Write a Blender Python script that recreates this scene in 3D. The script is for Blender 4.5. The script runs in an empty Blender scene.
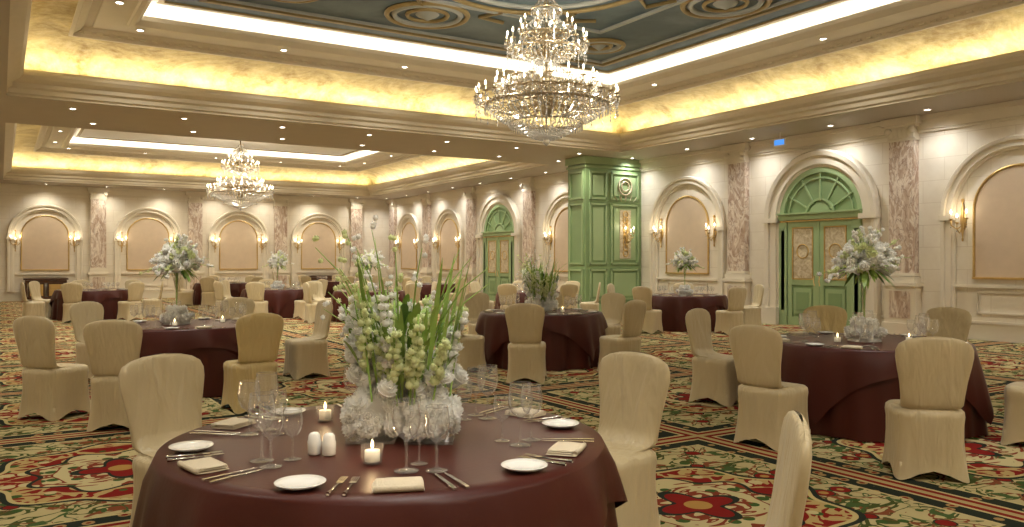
import bpy, math, random
from math import sin, cos, pi, sqrt, atan2, radians
from mathutils import Vector, Matrix
random.seed(7)
scene = bpy.context.scene
YAW = radians(32.14)
SY, CY = sin(YAW), cos(YAW)
CAMH = 1.5
XR, YF, XL, YB = 16.0, 36.6, -2.0, -4.2      # room: right wall, far wall, left wall, back wall
ZS = 4.49                                    # soffit height

def fl(lat, d):
    """floor survey point: metres right of / ahead of the station at the origin -> room XY"""
    return (SY*d + CY*lat, CY*d - SY*lat)

# ------------------------------------------------------------------ node helpers
class NT:
    def __init__(s, name):
        s.mat = bpy.data.materials.new(name); s.mat.use_nodes = True
        s.t = s.mat.node_tree; s.t.nodes.clear()
        s.out = s.t.nodes.new('ShaderNodeOutputMaterial')
    def n(s, typ, **kw):
        nd = s.t.nodes.new(typ)
        for k, v in kw.items(): setattr(nd, k, v)
        return nd
    def link(s, a, b): s.t.links.new(a, b)
    def put(s, sock, v):
        if hasattr(v, 'is_output'): s.link(v, sock)
        else: sock.default_value = v
    def m(s, op, a, b=None, c=None):
        nd = s.n('ShaderNodeMath', operation=op)
        s.put(nd.inputs[0], a)
        if b is not None: s.put(nd.inputs[1], b)
        if c is not None: s.put(nd.inputs[2], c)
        return nd.outputs[0]
    def mix(s, f, a, b):
        nd = s.n('ShaderNodeMix', data_type='RGBA')
        s.put(nd.inputs[0], f)
        s.put(nd.inputs[6], a if hasattr(a, 'is_output') else (*a, 1)); s.put(nd.inputs[7], b if hasattr(b, 'is_output') else (*b, 1))
        return nd.outputs[2]
    def noise(s, scale, vec=None, detail=3, rough=.5, dist=0):
        nd = s.n('ShaderNodeTexNoise')
        nd.inputs['Scale'].default_value = scale; nd.inputs['Detail'].default_value = detail
        nd.inputs['Roughness'].default_value = rough; nd.inputs['Distortion'].default_value = dist
        if vec is not None: s.link(vec, nd.inputs['Vector'])
        return nd.outputs['Fac']
    def pos(s): return s.n('ShaderNodeNewGeometry').outputs['Position']
    def obj(s): return s.n('ShaderNodeTexCoord').outputs['Object']
    def scaled(s, vec, sc):
        mp = s.n('ShaderNodeMapping'); mp.inputs['Scale'].default_value = sc; s.link(vec, mp.inputs[0]); return mp.outputs[0]
    def bump(s, h, strength=.3, dist=.02):
        nd = s.n('ShaderNodeBump'); nd.inputs['Strength'].default_value = strength
        nd.inputs['Distance'].default_value = dist; s.link(h, nd.inputs['Height'])
        return nd.outputs['Normal']
    def bsdf(s, col, rough=.5, metal=0, normal=None, sheen=0, spec=.5, coat=0):
        b = s.n('ShaderNodeBsdfPrincipled')
        s.put(b.inputs['Base Color'], col if hasattr(col, 'is_output') else (*col, 1))
        s.put(b.inputs['Roughness'], rough); s.put(b.inputs['Metallic'], metal)
        b.inputs['Sheen Weight'].default_value = sheen
        b.inputs['Specular IOR Level'].default_value = spec
        b.inputs['Coat Weight'].default_value = coat
        if normal is not None: s.link(normal, b.inputs['Normal'])
        s.link(b.outputs[0], s.out.inputs[0]); return b

def simple(name, c, rough=.5, metal=0, var=.15, scale=6, bump=0, sheen=0, spec=.5, coat=0):
    t = NT(name); nz = t.noise(scale, t.obj())
    c2 = tuple(x*(1-var) for x in c); c1 = tuple(min(1, x*(1+var)) for x in c)
    nm = t.bump(t.noise(scale*4, t.obj()), bump) if bump else None
    t.bsdf(t.mix(nz, c2, c1), rough, metal, nm, sheen, spec, coat); return t.mat

def emis(name, c, s):
    t = NT(name); e = t.n('ShaderNodeEmission'); e.inputs[0].default_value = (*c, 1); e.inputs[1].default_value = s
    t.link(e.outputs[0], t.out.inputs[0]); return t.mat

def glassy(name, tint=(1, 1, 1), gl=.25, diff=0.0, dcol=(1, .96, .9), edge=.55):
    t = NT(name)
    tr = t.n('ShaderNodeBsdfTransparent'); tr.inputs[0].default_value = (*tint, 1)
    g = t.n('ShaderNodeBsdfGlossy'); g.inputs['Roughness'].default_value = .05
    lw = t.n('ShaderNodeLayerWeight'); lw.inputs[0].default_value = .35
    f = t.m('ADD', t.m('MULTIPLY', t.m('POWER', lw.outputs['Facing'], 1.6), edge), gl*.4)
    mx = t.n('ShaderNodeMixShader'); t.link(f, mx.inputs[0]); t.link(tr.outputs[0], mx.inputs[1]); t.link(g.outputs[0], mx.inputs[2])
    o = mx.outputs[0]
    if diff:
        d = t.n('ShaderNodeBsdfTranslucent'); d.inputs[0].default_value = (*dcol, 1)
        d2 = t.n('ShaderNodeBsdfDiffuse'); d2.inputs[0].default_value = (*dcol, 1)
        ad = t.n('ShaderNodeMixShader'); t.link(d.outputs[0], ad.inputs[1]); t.link(d2.outputs[0], ad.inputs[2])
        m2 = t.n('ShaderNodeMixShader'); m2.inputs[0].default_value = diff
        t.link(o, m2.inputs[1]); t.link(ad.outputs[0], m2.inputs[2]); o = m2.outputs[0]
    t.link(o, t.out.inputs[0]); return t.mat

# ------------------------------------------------------------------ materials
def wall_mat():
    t = NT('cream_stone_wall'); p = t.pos(); sp = t.n('ShaderNodeSeparateXYZ'); t.link(p, sp.inputs[0])
    cb = t.n('ShaderNodeCombineXYZ'); t.link(t.m('ADD', sp.outputs[0], sp.outputs[1]), cb.inputs[0]); t.link(sp.outputs[2], cb.inputs[1])
    br = t.n('ShaderNodeTexBrick'); t.link(cb.outputs[0], br.inputs['Vector'])
    br.inputs['Scale'].default_value = 1; br.inputs['Brick Width'].default_value = .9; br.inputs['Row Height'].default_value = .45
    br.inputs['Mortar Size'].default_value = .006; br.inputs['Color1'].default_value = (.80, .74, .62, 1)
    br.inputs['Color2'].default_value = (.76, .69, .57, 1); br.inputs['Mortar'].default_value = (.62, .54, .42, 1)
    c = t.mix(t.m('MULTIPLY_ADD', t.noise(2.2, p, 6, .65), 1.6, -.5), br.outputs[0], (.66, .58, .45))
    t.bsdf(c, .55); return t.mat
M_wall = wall_mat()
M_cream = simple('cream_moulding', (.70, .63, .50), .5, var=.06, scale=3)
M_cornice = simple('cornice_stone', (.64, .57, .44), .55, var=.08, scale=3)
M_ceil = simple('ceiling_plaster', (.42, .36, .27), .6, var=.05, scale=2)
M_white = simple('white_plaster', (.78, .75, .68), .6, var=.04)
M_fabric = simple('beige_silk_panel', (.60, .47, .33), .75, var=.08, scale=5, bump=.1)
M_gold = simple('antique_gold', (.62, .43, .17), .38, .8, var=.2, scale=9)
M_dgold = simple('ceiling_gilding', (.33, .25, .11), .5, .35, var=.3, scale=6)
M_grey = simple('ceiling_grey_moulding', (.36, .38, .36), .6, var=.15, scale=5)
M_brass = simple('brass', (.42, .34, .22), .3, .85, var=.15)
def cove_mat():
    t = NT('gold_leaf_cove'); p = t.pos()
    n1 = t.noise(.9, p, 6, .7, 1.2); n2 = t.noise(7, p, 4, .7)
    c = t.mix(t.m('MULTIPLY_ADD', n1, 3.2, -1.1), (.30, .19, .04), (.72, .60, .27))
    c = t.mix(t.m('MULTIPLY_ADD', n2, 1.2, -.5), c, (.84, .76, .48))
    t.bsdf(c, .5, .25, t.bump(n2, .3, .03)); return t.mat
M_cove = cove_mat()
def blue_mat():
    t = NT('painted_sky_ceiling'); p = t.pos()
    t.bsdf(t.mix(t.m('MULTIPLY_ADD', t.noise(.9, p, 5, .6, .6), 2.2, -.6), (.05, .085, .11), (.16, .215, .24)), .6); return t.mat
M_blue = blue_mat()
def marble_mat():
    t = NT('rose_marble'); p = t.scaled(t.pos(), (1.5, 1.5, .6))
    n = t.noise(2.6, p, 6, .65, 1.6); v = t.m('ABSOLUTE', t.m('SUBTRACT', t.noise(1.6, p, 5, .6, 2.2), .5))
    c = t.mix(t.m('MULTIPLY_ADD', n, 3.0, -1.0), (.34, .22, .155), (.62, .50, .385))
    c = t.mix(t.m('SUBTRACT', .9, t.m('MULTIPLY', v, 14)), c, (.76, .68, .57))
    v2 = t.m('ABSOLUTE', t.m('SUBTRACT', t.noise(2.9, p, 4, .6, 1.5), .45))
    c = t.mix(t.m('SUBTRACT', .7, t.m('MULTIPLY', v2, 26)), c, (.20, .105, .075))
    t.bsdf(c, .3); return t.mat
M_marble = marble_mat()
M_green = simple('green_paint', (.21, .31, .14), .4, var=.12, scale=2)
M_green2 = simple('light_green_paint', (.31, .42, .21), .4, var=.1, scale=2)
M_dgreen = simple('dark_green_paint', (.12, .21, .09), .4, var=.1)
def pane_mat():
    t = NT('gilded_door_pane'); p = t.pos(); n = t.noise(7, p, 5, .7, 1.5)
    t.bsdf(t.mix(t.m('MULTIPLY_ADD', n, 3, -1), (.36, .27, .15), (.72, .65, .47)), .3); return t.mat
M_pane = pane_mat()
def chair_mat(name, ca, cb):
    t = NT(name); o = t.obj()
    n = t.noise(1.0, t.scaled(o, (7, 7, 1.6)), 3, .5, .8)
    n2 = t.noise(1.0, t.scaled(o, (16, 16, 3.5)), 2, .5, .5)
    t.bsdf(t.mix(n, ca, cb), .36, 0, t.bump(t.m('ADD', n, t.m('MULTIPLY', n2, .4)), .7, .045), .1, .5); return t.mat
M_chair = chair_mat('cream_spandex_cover', (.53, .43, .25), (.62, .52, .33))
M_chair2 = chair_mat('warm_lit_spandex_cover', (.54, .41, .18), (.63, .50, .25))  # same cream cover, warm light painted in as a yellower colour
def cloth_mat():
    t = NT('burgundy_satin'); o = t.obj()
    n = t.noise(2.5, o, 3); f = t.noise(60, o, 2)
    t.bsdf(t.mix(n, (.048, .0085, .0055), (.078, .0155, .0095)), .40, 0, t.bump(f, .08, .005), 0, .28); return t.mat
M_cloth = cloth_mat()
M_china = simple('white_china', (.85, .84, .8), .15, var=.02, coat=.5)
M_napkin = simple('ivory_napkin', (.64, .55, .40), .8, var=.06, scale=30, bump=.2)
M_steel = simple('polished_steel', (.75, .74, .72), .15, 1, var=.05)
M_glass = glassy('clear_glass', gl=.16, edge=1.0, diff=.06, dcol=(1, 1, 1))
M_crystal = glassy('cut_crystal', gl=.9, diff=.26, edge=.5, dcol=(.97, .96, .93))
M_bulb = emis('candle_bulb', (1, .84, .58), 9)
M_flame = emis('flame', (1, .70, .32), 12)
M_spot = emis('downlight_lens', (1, .96, .88), 14)
def petal_mat(name, c):
    t = NT(name); nz = t.noise(30, t.obj()); col = t.mix(nz, tuple(x*.96 for x in c), c)
    d = t.n('ShaderNodeBsdfDiffuse'); tr = t.n('ShaderNodeBsdfTranslucent'); mx = t.n('ShaderNodeMixShader'); mx.inputs[0].default_value = .42
    t.link(col, d.inputs[0]); t.link(col, tr.inputs[0]); t.link(d.outputs[0], mx.inputs[1]); t.link(tr.outputs[0], mx.inputs[2]); t.link(mx.outputs[0], t.out.inputs[0]); return t.mat
M_petal = petal_mat('white_petals', (.985, .98, .95))
M_petal2 = petal_mat('green_white_blossom', (.84, .89, .55))
M_leaf = simple('leaf_green', (.10, .21, .04), .5, var=.35, scale=12)
M_stem = simple('stem_green', (.26, .40, .08), .5, var=.3, scale=12)
M_wood = simple('dark_mahogany', (.08, .035, .02), .3, var=.3, scale=5)
M_wax = simple('candle_wax', (.9, .85, .7), .5, var=.03)
M_sign = emis('exit_sign_blue', (.1, .35, 1), .8)

def carpet_mat():
    t = NT('patterned_carpet'); p = t.pos(); m = t.m
    sp = t.n('ShaderNodeSeparateXYZ'); t.link(p, sp.inputs[0]); x, y = sp.outputs[0], sp.outputs[1]
    T = 2.9
    fx = m('SUBTRACT', m('FRACT', m('DIVIDE', m('ADD', x, 50), T)), .5); fy = m('SUBTRACT', m('FRACT', m('DIVIDE', m('ADD', y, 50), T)), .5)
    ax, ay = m('ABSOLUTE', fx), m('ABSOLUTE', fy)
    r = m('SQRT', m('ADD', m('MULTIPLY', fx, fx), m('MULTIPLY', fy, fy))); a = m('ARCTAN2', fy, fx)
    c8 = m('COSINE', m('MULTIPLY', a, 8)); c4 = m('COSINE', m('MULTIPLY', a, 4))
    cb = t.n('ShaderNodeCombineXYZ'); t.link(ax, cb.inputs[0]); t.link(ay, cb.inputs[1])   # mirrored motif coordinates
    mv = cb.outputs[0]
    def vor(scale, vec, out='Distance'):
        v = t.n('ShaderNodeTexVoronoi'); v.inputs['Scale'].default_value = scale; t.link(vec, v.inputs['Vector']); return v.outputs[out]
    lt = lambda a_, b_: m('LESS_THAN', a_, b_)
    CR1, CR2 = (.50, .42, .22), (.40, .33, .16)
    RED, DK, GR, GO = (.20, .014, .011), (.020, .025, .018), (.045, .090, .022), (.38, .22, .06)
    col = t.mix(t.noise(3, p), CR1, CR2)
    n1 = t.noise(6.5, mv, 2, .5, 2.2); n2 = t.noise(9, mv, 2, .5, 1.6); n3 = t.noise(12, mv, 1, .5, 1.0)
    v2 = vor(19, mv); v1 = vor(9.5, mv)
    col = t.mix(lt(m('ABSOLUTE', m('SUBTRACT', n1, .5)), .028), col, (.06, .075, .02))
    col = t.mix(lt(m('ABSOLUTE', m('SUBTRACT', n2, .42)), .022), col, (.20, .06, .025))
    col = t.mix(lt(m('ABSOLUTE', m('SUBTRACT', n3, .58)), .022), col, (.06, .10, .03))
    col = t.mix(lt(v2, .24), col, GR)
    col = t.mix(lt(v1, .25), col, DK); col = t.mix(lt(v1, .22), col, RED); col = t.mix(lt(v1, .11), col, GO)
    # medallion
    R1 = m('MULTIPLY_ADD', c8, .022, .285)
    col = t.mix(lt(r, m('ADD', R1, .026)), col, DK)
    col = t.mix(lt(r, m('ADD', R1, .012)), col, (.48, .38, .17))
    inner = t.mix(lt(m('ABSOLUTE', m('SUBTRACT', n2, .48)), .05), RED, (.42, .30, .12))
    inner = t.mix(lt(v2, .27), inner, GR)
    inner = t.mix(lt(vor(14, mv), .24), inner, CR1)
    col = t.mix(lt(r, R1), col, inner)
    R2 = m('MULTIPLY_ADD', c8, -.02, .19)
    inn2 = t.mix(lt(v2, .28), CR1, GR); inn2 = t.mix(lt(m('ABSOLUTE', m('SUBTRACT', n1, .5)), .035), inn2, (.20, .04, .02))
    col = t.mix(lt(r, m('ADD', R2, .012)), col, DK); col = t.mix(lt(r, R2), col, inn2)
    col = t.mix(lt(r, m('MULTIPLY_ADD', c4, .03, .085)), col, DK); col = t.mix(lt(r, m('MULTIPLY_ADD', c4, .025, .07)), col, RED); col = t.mix(lt(r, .03), col, GO)
    # borders
    mx = m('MAXIMUM', ax, ay)
    b = m('GREATER_THAN', mx, .41)
    vb = vor(26, mv)
    bc = t.mix(lt(vb, .33), DK, (.34, .22, .09)); bc = t.mix(lt(vb, .17), bc, RED)
    bc = t.mix(m('GREATER_THAN', mx, .468), bc, RED)
    bc = t.mix(lt(m('ABSOLUTE', m('SUBTRACT', mx, .468)), .005), bc, (.50, .41, .20))
    bc = t.mix(m('GREATER_THAN', mx, .490), bc, (.40, .31, .14))
    bc = t.mix(lt(mx, .418), bc, (.50, .41, .20))
    col = t.mix(b, col, bc)
    nf = t.noise(220, p, 1)
    t.bsdf(col, 1.0, 0, t.bump(nf, .3, .01), 0, .06); return t.mat
M_carpet = carpet_mat()
for mt in bpy.data.materials:
    for nd in mt.node_tree.nodes:
        if nd.type == 'MIX': nd.clamp_factor = True

# ------------------------------------------------------------------ mesh builder
class B:
    def __init__(s): s.v = []; s.f = []; s.mi = []; s.sm = []
    def add(s, vs, fs, mi=0, sm=False, M=None):
        o = len(s.v)
        if M is not None: vs = [tuple(M @ Vector(v)) for v in vs]
        s.v += vs
        for f in fs: s.f.append(tuple(i+o for i in f)); s.mi.append(mi); s.sm.append(sm)
    def box(s, cx, cy, cz, sx, sy, sz, mi=0, M=None):
        x, y, z = sx/2, sy/2, sz/2
        vs = [(cx+i*x, cy+j*y, cz+k*z) for i in (-1, 1) for j in (-1, 1) for k in (-1, 1)]
        s.add(vs, [(0, 1, 3, 2), (4, 6, 7, 5), (0, 4, 5, 1), (2, 3, 7, 6), (0, 2, 6, 4), (1, 5, 7, 3)], mi, False, M)
    def lathe(s, prof, n=24, mi=0, sm=True, M=None, close=False):
        vs = []; fs = []
        for r, z in prof:
            for i in range(n): a = 2*pi*i/n; vs.append((r*cos(a), r*sin(a), z))
        for k in range(len(prof)-1):
            for i in range(n): j = (i+1) % n; fs.append((k*n+i, k*n+j, (k+1)*n+j, (k+1)*n+i))
        if close: fs.append(tuple(range(n))); fs.append(tuple(range((len(prof)-1)*n, len(prof)*n)))
        s.add(vs, fs, mi, sm, M)
    def torus(s, R, r, z=0, n=32, m=8, mi=0, M=None):
        prof = [(R+r*cos(2*pi*k/m), z+r*sin(2*pi*k/m)) for k in range(m+1)]
        s.lathe(prof, n, mi, True, M)
    def tube(s, pts, r, n=6, mi=0, M=None):
        vs = []; fs = []; L = len(pts)
        rr = r if isinstance(r, (list, tuple)) else [r]*L
        for k in range(L):
            p = Vector(pts[k]); d = Vector(pts[min(k+1, L-1)])-Vector(pts[max(k-1, 0)])
            if d.length < 1e-9: d = Vector((0, 0, 1))
            d.normalize(); u = d.cross(Vector((0, 0, 1)))
            if u.length < .05: u = d.cross(Vector((1, 0, 0)))
            u.normalize(); w = d.cross(u)
            for i in range(n): a = 2*pi*i/n; vs.append(tuple(p+(u*cos(a)+w*sin(a))*rr[k]))
        for k in range(L-1):
            for i in range(n): j = (i+1) % n; fs.append((k*n+i, k*n+j, (k+1)*n+j, (k+1)*n+i))
        fs.append(tuple(range(n))); fs.append(tuple(range((L-1)*n, L*n)))
        s.add(vs, fs, mi, True, M)
    def sphere(s, c, rx, ry, rz, n=12, m=8, mi=0):
        prof = [(max(1e-4, sin(pi*k/m)), -cos(pi*k/m)) for k in range(m+1)]
        s.lathe(prof, n, mi, True, Matrix.Translation(c) @ Matrix.Diagonal((rx, ry, rz, 1)))
    def octa(s, c, r, h, mi=0):
        x, y, z = c; vs = [(x, y, z+h), (x, y, z-h*1.3), (x+r, y, z), (x, y+r, z), (x-r, y, z), (x, y-r, z)]
        s.add(vs, [(0, 2, 3), (0, 3, 4), (0, 4, 5), (0, 5, 2), (1, 3, 2), (1, 4, 3), (1, 5, 4), (1, 2, 5)], mi)
    def leaf(s, base, d, L, w, mi=0, droop=.3):
        d = Vector(d).normalized(); u = d.cross(Vector((0, 0, 1)))
        if u.length < .05: u = Vector((1, 0, 0))
        u.normalize(); b = Vector(base); vs = []
        for k, (q, ww) in enumerate(((0, .15), (.3, .8), (.6, 1), (.85, .6), (1, .05))):
            p = b+d*L*q - Vector((0, 0, 1))*droop*L*q*q
            vs += [tuple(p-u*w*ww/2), tuple(p+u*w*ww/2)]
        s.add(vs, [(2*k, 2*k+1, 2*k+3, 2*k+2) for k in range(4)], mi, True)
    def mum(s, c, r, mi=0, layers=((0.15, 6), (.6, 9), (1.05, 11), (1.55, 12)), ax=None):
        """chrysanthemum head: petal rosettes round a small core, facing ax (or a random tilt)"""
        c = Vector(c)
        ax = Vector(ax).normalized() if ax is not None else Vector((random.uniform(-.8, .8), random.uniform(-.8, .8), 1)).normalized()
        Rm = Vector((0, 0, 1)).rotation_difference(ax).to_matrix()
        for el, cnt in layers:
            o = random.random()*6
            for i in range(cnt):
                a = o+2*pi*i/cnt; d = Rm @ Vector((sin(el)*cos(a), sin(el)*sin(a), cos(el)))
                u = Rm @ Vector((-sin(a), cos(a), 0)); w = r*.6
                p0 = c+d*r*.2; p1 = c+d*r*.7+u*w*.5; p2 = c+d*r+ax*(r*.12); p3 = c+d*r*.7-u*w*.5
                s.add([tuple(p0), tuple(p1), tuple(p2), tuple(p3)], [(0, 1, 2, 3)], mi, False)
        s.sphere(c, r*.72, r*.72, r*.72, 8, 5, mi)
    def mesh(s, name, mats):
        me = bpy.data.meshes.new(name); me.from_pydata(s.v, [], s.f)
        for m_ in mats: me.materials.append(m_)
        me.polygons.foreach_set('material_index', s.mi); me.polygons.foreach_set('use_smooth', s.sm)
        me.update(); return me
    def obj(s, name, mats, loc=(0, 0, 0), rz=0): return place(name, s.mesh(name, mats), loc, rz)

def place(name, me, loc=(0, 0, 0), rz=0, parent=None):
    o = bpy.data.objects.new(name, me); o.location = loc; o.rotation_euler = (0, 0, rz)
    scene.collection.objects.link(o)
    if parent: o.parent = parent
    return o

def recalc(me):
    import bmesh
    bm = bmesh.new(); bm.from_mesh(me); bmesh.ops.recalc_face_normals(bm, faces=bm.faces); bm.to_mesh(me); bm.free()

def light(name, typ, loc, energy, color=(1, .86, .66), parent=None, rot=None, **kw):
    l = bpy.data.lights.new(name, typ); l.energy = energy; l.color = color
    for k, v in kw.items(): setattr(l, k, v)
    o = bpy.data.objects.new(name, l); o.location = loc
    if rot: o.rotation_euler = rot
    scene.collection.objects.link(o)
    if parent: o.parent = parent
    return o

# ------------------------------------------------------------------ shell
b = B(); b.box((XL+XR)/2, (YB+YF)/2, -.05, XR-XL+.4, YF-YB+.4, .1); floor = b.obj('floor', [M_carpet])
H = 6.6
b = B(); b.box(XR+.1, (YB+YF)/2, H/2, .2, YF-YB+.4, H); b.obj('wall_right', [M_wall])
b = B(); b.box(XL-.1, (YB+YF)/2, H/2, .2, YF-YB+.4, H); b.obj('wall_left', [M_wall])
b = B(); b.box((XL+XR)/2, YF+.1, H/2, XR-XL, .2, H); b.obj('wall_far', [M_wall])
b = B(); b.box((XL+XR)/2, YB-.1, H/2, XR-XL, .2, H); b.obj('wall_back', [M_wall])

TX0, TX1 = .1, 14.3
trays = [(-2.5, 17.2), (20.6, 34.9)]
b = B()
def slab(x0, x1, y0, y1, z, mi=0): b.add([(x0, y0, z), (x1, y0, z), (x1, y1, z), (x0, y1, z)], [(0, 1, 2, 3)], mi)
slab(XL, TX0, YB, YF, ZS); slab(TX1, XR, YB, YF, ZS)
slab(TX0, TX1, YB, trays[0][0], ZS); slab(TX0, TX1, trays[0][1], trays[1][0], ZS); slab(TX0, TX1, trays[1][1], YF, ZS)
for (y0, y1) in trays:
    prof = [(0, ZS, 0), (-.02, ZS+.04, 1), (.03, ZS+.06, 1), (.03, ZS+.14, 1), (.09, ZS+.17, 1), (.09, ZS+.24, 1), (.2, ZS+.30, 1), (.25, ZS+.36, 1), (.25, ZS+.41, 1),
            (.21, ZS+.46, 1), (-.28, ZS+.46, 1)]
    n = 10
    for k in range(1, n+1):
        a = pi/2*k/n
        prof.append((-.28+1.2*(1-cos(a)), ZS+.46+.56*sin(a), 2))
    prof += [(.92, 5.47, 1), (.98, 5.47, 1), (1.0, 5.52, 1), (1.10, 5.56, 1), (1.14, 5.62, 1), (1.26, 5.62, 1), (1.28, 5.60, 1), (1.75, 5.60, 1), (1.78, 5.57, 1), (1.86, 5.57, 1), (1.95, 5.66, 1), (1.95, 5.74, 1),
             (1.70, 5.74, 1), (1.70, 5.96, 3), (2.15, 5.96, 3), (2.17, 5.92, 1), (2.27, 5.92, 4), (2.29, 5.95, 4)]
    for k in range(len(prof)-1):
        (t0, z0, _), (t1, z1, mi) = prof[k], prof[k+1]
        def rect(t, z): return [(TX0+t, y0+t, z), (TX1-t, y0+t, z), (TX1-t, y1-t, z), (TX0+t, y1-t, z)]
        b.add(rect(t0, z0)+rect(t1, z1), [(i, (i+1) % 4, 4+(i+1) % 4, 4+i) for i in range(4)], mi)
    t = 2.29; b.add([(TX0+t, y0+t, 5.95), (TX1-t, y0+t, 5.95), (TX1-t, y1-t, 5.95), (TX0+t, y1-t, 5.95)], [(0, 1, 2, 3)], 5 if y0 < 0 else 3)
    st = .2
    L = TX1-TX0
    for i in range(int(L/st)):
        x = TX0+st*(i+.5); b.box(x, y1-.06, ZS+.20, .09, .07, .06, 1); b.box(x, y1-1.05, 5.545, .09, .06, .05, 1)
    for i in range(int((y1-y0)/st)):
        y = y0+st*(i+.5); b.box(TX1-.06, y, ZS+.20, .07, .09, .06, 1)
        if y0+1 < y < y1-1: b.box(TX1-1.05, y, 5.545, .06, .09, .05, 1)
ceil = b.obj('ceiling', [M_ceil, M_cornice, M_cove, M_white, M_dgold, M_blue])

# gilded mouldings of the painted ceiling
b = B()
def rectring(x0, x1, y0, y1, w, h, z, mi):
    b.box((x0+x1)/2, y0, z, x1-x0+w, w, h, mi); b.box((x0+x1)/2, y1, z, x1-x0+w, w, h, mi)
    b.box(x0, (y0+y1)/2, z, w, y1-y0, h, mi); b.box(x1, (y0+y1)/2, z, w, y1-y0, h, mi)
rectring(2.9, 11.5, .5, 14.45, .10, .05, 5.93, 0); rectring(3.1, 11.3, .7, 14.25, .05, .05, 5.93, 1); rectring(4.6, 9.8, 2.6, 12.4, .08, .05, 5.93, 1)
def rosette(x, y, R, sq=1):
    Mx = Matrix.Translation((x, y, 5.93)) @ Matrix.Diagonal((1, sq, 1, 1))
    b.torus(R, .05, 0, 48, 6, 0, Mx); b.torus(R*.82, .05, 0, 48, 6, 1, Mx); b.torus(R*.5, .04, 0, 40, 6, 0, Mx)
    b.lathe([(.01, -.1), (R*.12, -.06), (R*.25, -.02), (R*.3, .01)], 24, 1, True, Mx)
rosette(7.2, 10.45, 1.8); rosette(6.5, 13.2, .72); rosette(10.55, 9.9, .72); rosette(7.9, 7.6, .72); rosette(3.95, 10.9, .72)
rosette(10.4, 13.2, .5); rosette(4.0, 13.2, .5)
for i in range(9):
    a = i*pi/4.5
    b.tube([(7.2+1.9*cos(a), 10.45+1.9*sin(a), 5.93), (7.2+2.3*cos(a+.12), 10.45+2.3*sin(a+.12), 5.92), (7.2+2.5*cos(a-.1), 10.45+2.5*sin(a-.1), 5.93)], .04, 6, 0)
b.obj('trim_1', [M_dgold, M_grey])

for (y0, y1) in trays:
    cx, cyy = (TX0+TX1)/2, (y0+y1)/2
    for (lx, ly, sx, sy) in ((cx, y1+.1, TX1-TX0, .06), (cx, y0-.1, TX1-TX0, .06), (TX1+.1, cyy, .06, y1-y0), (TX0-.1, cyy, .06, y1-y0)):
        light('cove_lamp', 'AREA', (lx, ly, ZS+.49), 3.7*max(sx, sy), (1, .90, .66), ceil, (pi, 0, 0), shape='RECTANGLE', size=sx, size_y=sy)
    t = 1.8
    for (lx, ly, sx, sy) in ((cx, y1-t, TX1-TX0-2*t, .06), (cx, y0+t, TX1-TX0-2*t, .06), (TX1-t, cyy, .06, y1-y0-2*t), (TX0+t, cyy, .06, y1-y0-2*t)):
        light('upper_cove_lamp', 'AREA', (lx, ly, 5.77), 2.8*max(sx, sy), (1, .95, .84), ceil, (pi, 0, 0), shape='RECTANGLE', size=sx, size_y=sy)

# recessed downlights
b = B(); spots = []
DL = (1, .94, .81)
def dl(x, y, z=ZS, e=60, c=DL, cone=2.5):
    M = Matrix.Translation((x, y, z))
    b.lathe([(.075, 0), (.075, -.012), (.055, -.012), (.05, -.004)], 16, 0, False, M); b.lathe([(.052, -.005), (.001, -.005)], 12, 1, False, M)
    spots.append((x, y, z-.03, e, c, cone))
for i in range(7):
    x = 1.2+i*2.05
    for y in (18.0, 19.7): dl(x+(.5 if y > 19 else 0), y)
for i in range(18): dl(15.4, -2+i*2.2+.2, e=46, c=(.97, .97, .96))
for i in range(7): dl(1.5+i*2.1, 35.95, e=46)
for i in range(5): dl(-1.0, 0+i*4.5)
for i in range(5): dl(1+i*3, -3.3)
for (y0, y1) in trays:  # tray downlights added as general fill for the room
    for i in range(4):
        dl(TX0+1.5, y0+3+i*(y1-y0-6)/3, 5.6, 100); dl(TX1-1.5, y0+3+i*(y1-y0-6)/3, 5.6, 100)
    for i in range(5):
        dl(TX0+2+i*(TX1-TX0-4)/4, y0+1.5, 5.6, 100); dl(TX0+2+i*(TX1-TX0-4)/4, y1-1.5, 5.6, 100)
# narrow spots added to whiten the flowers on the near tables
dl(1.62, 2.5, 5.6, 170, (1, .97, .9), .62); dl(6.6, 4.2, 5.945, 200, (1, .97, .9), .55); dl(1.62, 9.9, 5.6, 170, (1, .97, .9), .6); dl(6.5, 8.3, 5.945, 60, (1, .97, .9), .9)
dlo = b.obj('downlights_with_fill', [M_white, M_spot])
for (x, y, z, e, c, cone) in spots:
    light('downlight_and_fill_lamp', 'SPOT', (x, y, z), e*1.75, c, dlo, None, spot_size=cone, spot_blend=1.0, shadow_soft_size=.05)

# ------------------------------------------------------------------ wall furniture (local: x along wall, -y into room)
def arch_sweep(b, hw, zs, z0, prof, mi=0, n=28):
    st = [(-hw, z0, -1, 0), (-hw, zs, -1, 0)]
    for k in range(1, n): a = pi-pi*k/n; st.append((hw*cos(a), zs+hw*sin(a), cos(a), sin(a)))
    st += [(hw, zs, 1, 0), (hw, z0, 1, 0)]
    vs = []; P = len(prof)
    for (x, z, nx, nz) in st:
        for (o, d) in prof: vs.append((x+nx*o, -d, z+nz*o))
    fs = []
    for k in range(len(st)-1):
        for i in range(P-1): fs.append((k*P+i, k*P+i+1, (k+1)*P+i+1, (k+1)*P+i))
    b.add(vs, fs, mi)
    b.add(vs[:P], [tuple(range(P))], mi)
def arch_fill(b, hw, zs, z0, d, mi=0, n=28):
    vs = [(-hw, -d, z0)]+[(hw*cos(pi-pi*k/n), -d, zs+hw*sin(pi-pi*k/n)) for k in range(n+1)]+[(hw, -d, z0)]
    b.add(vs, [tuple(range(len(vs)))], mi)
E0 = .004
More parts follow.
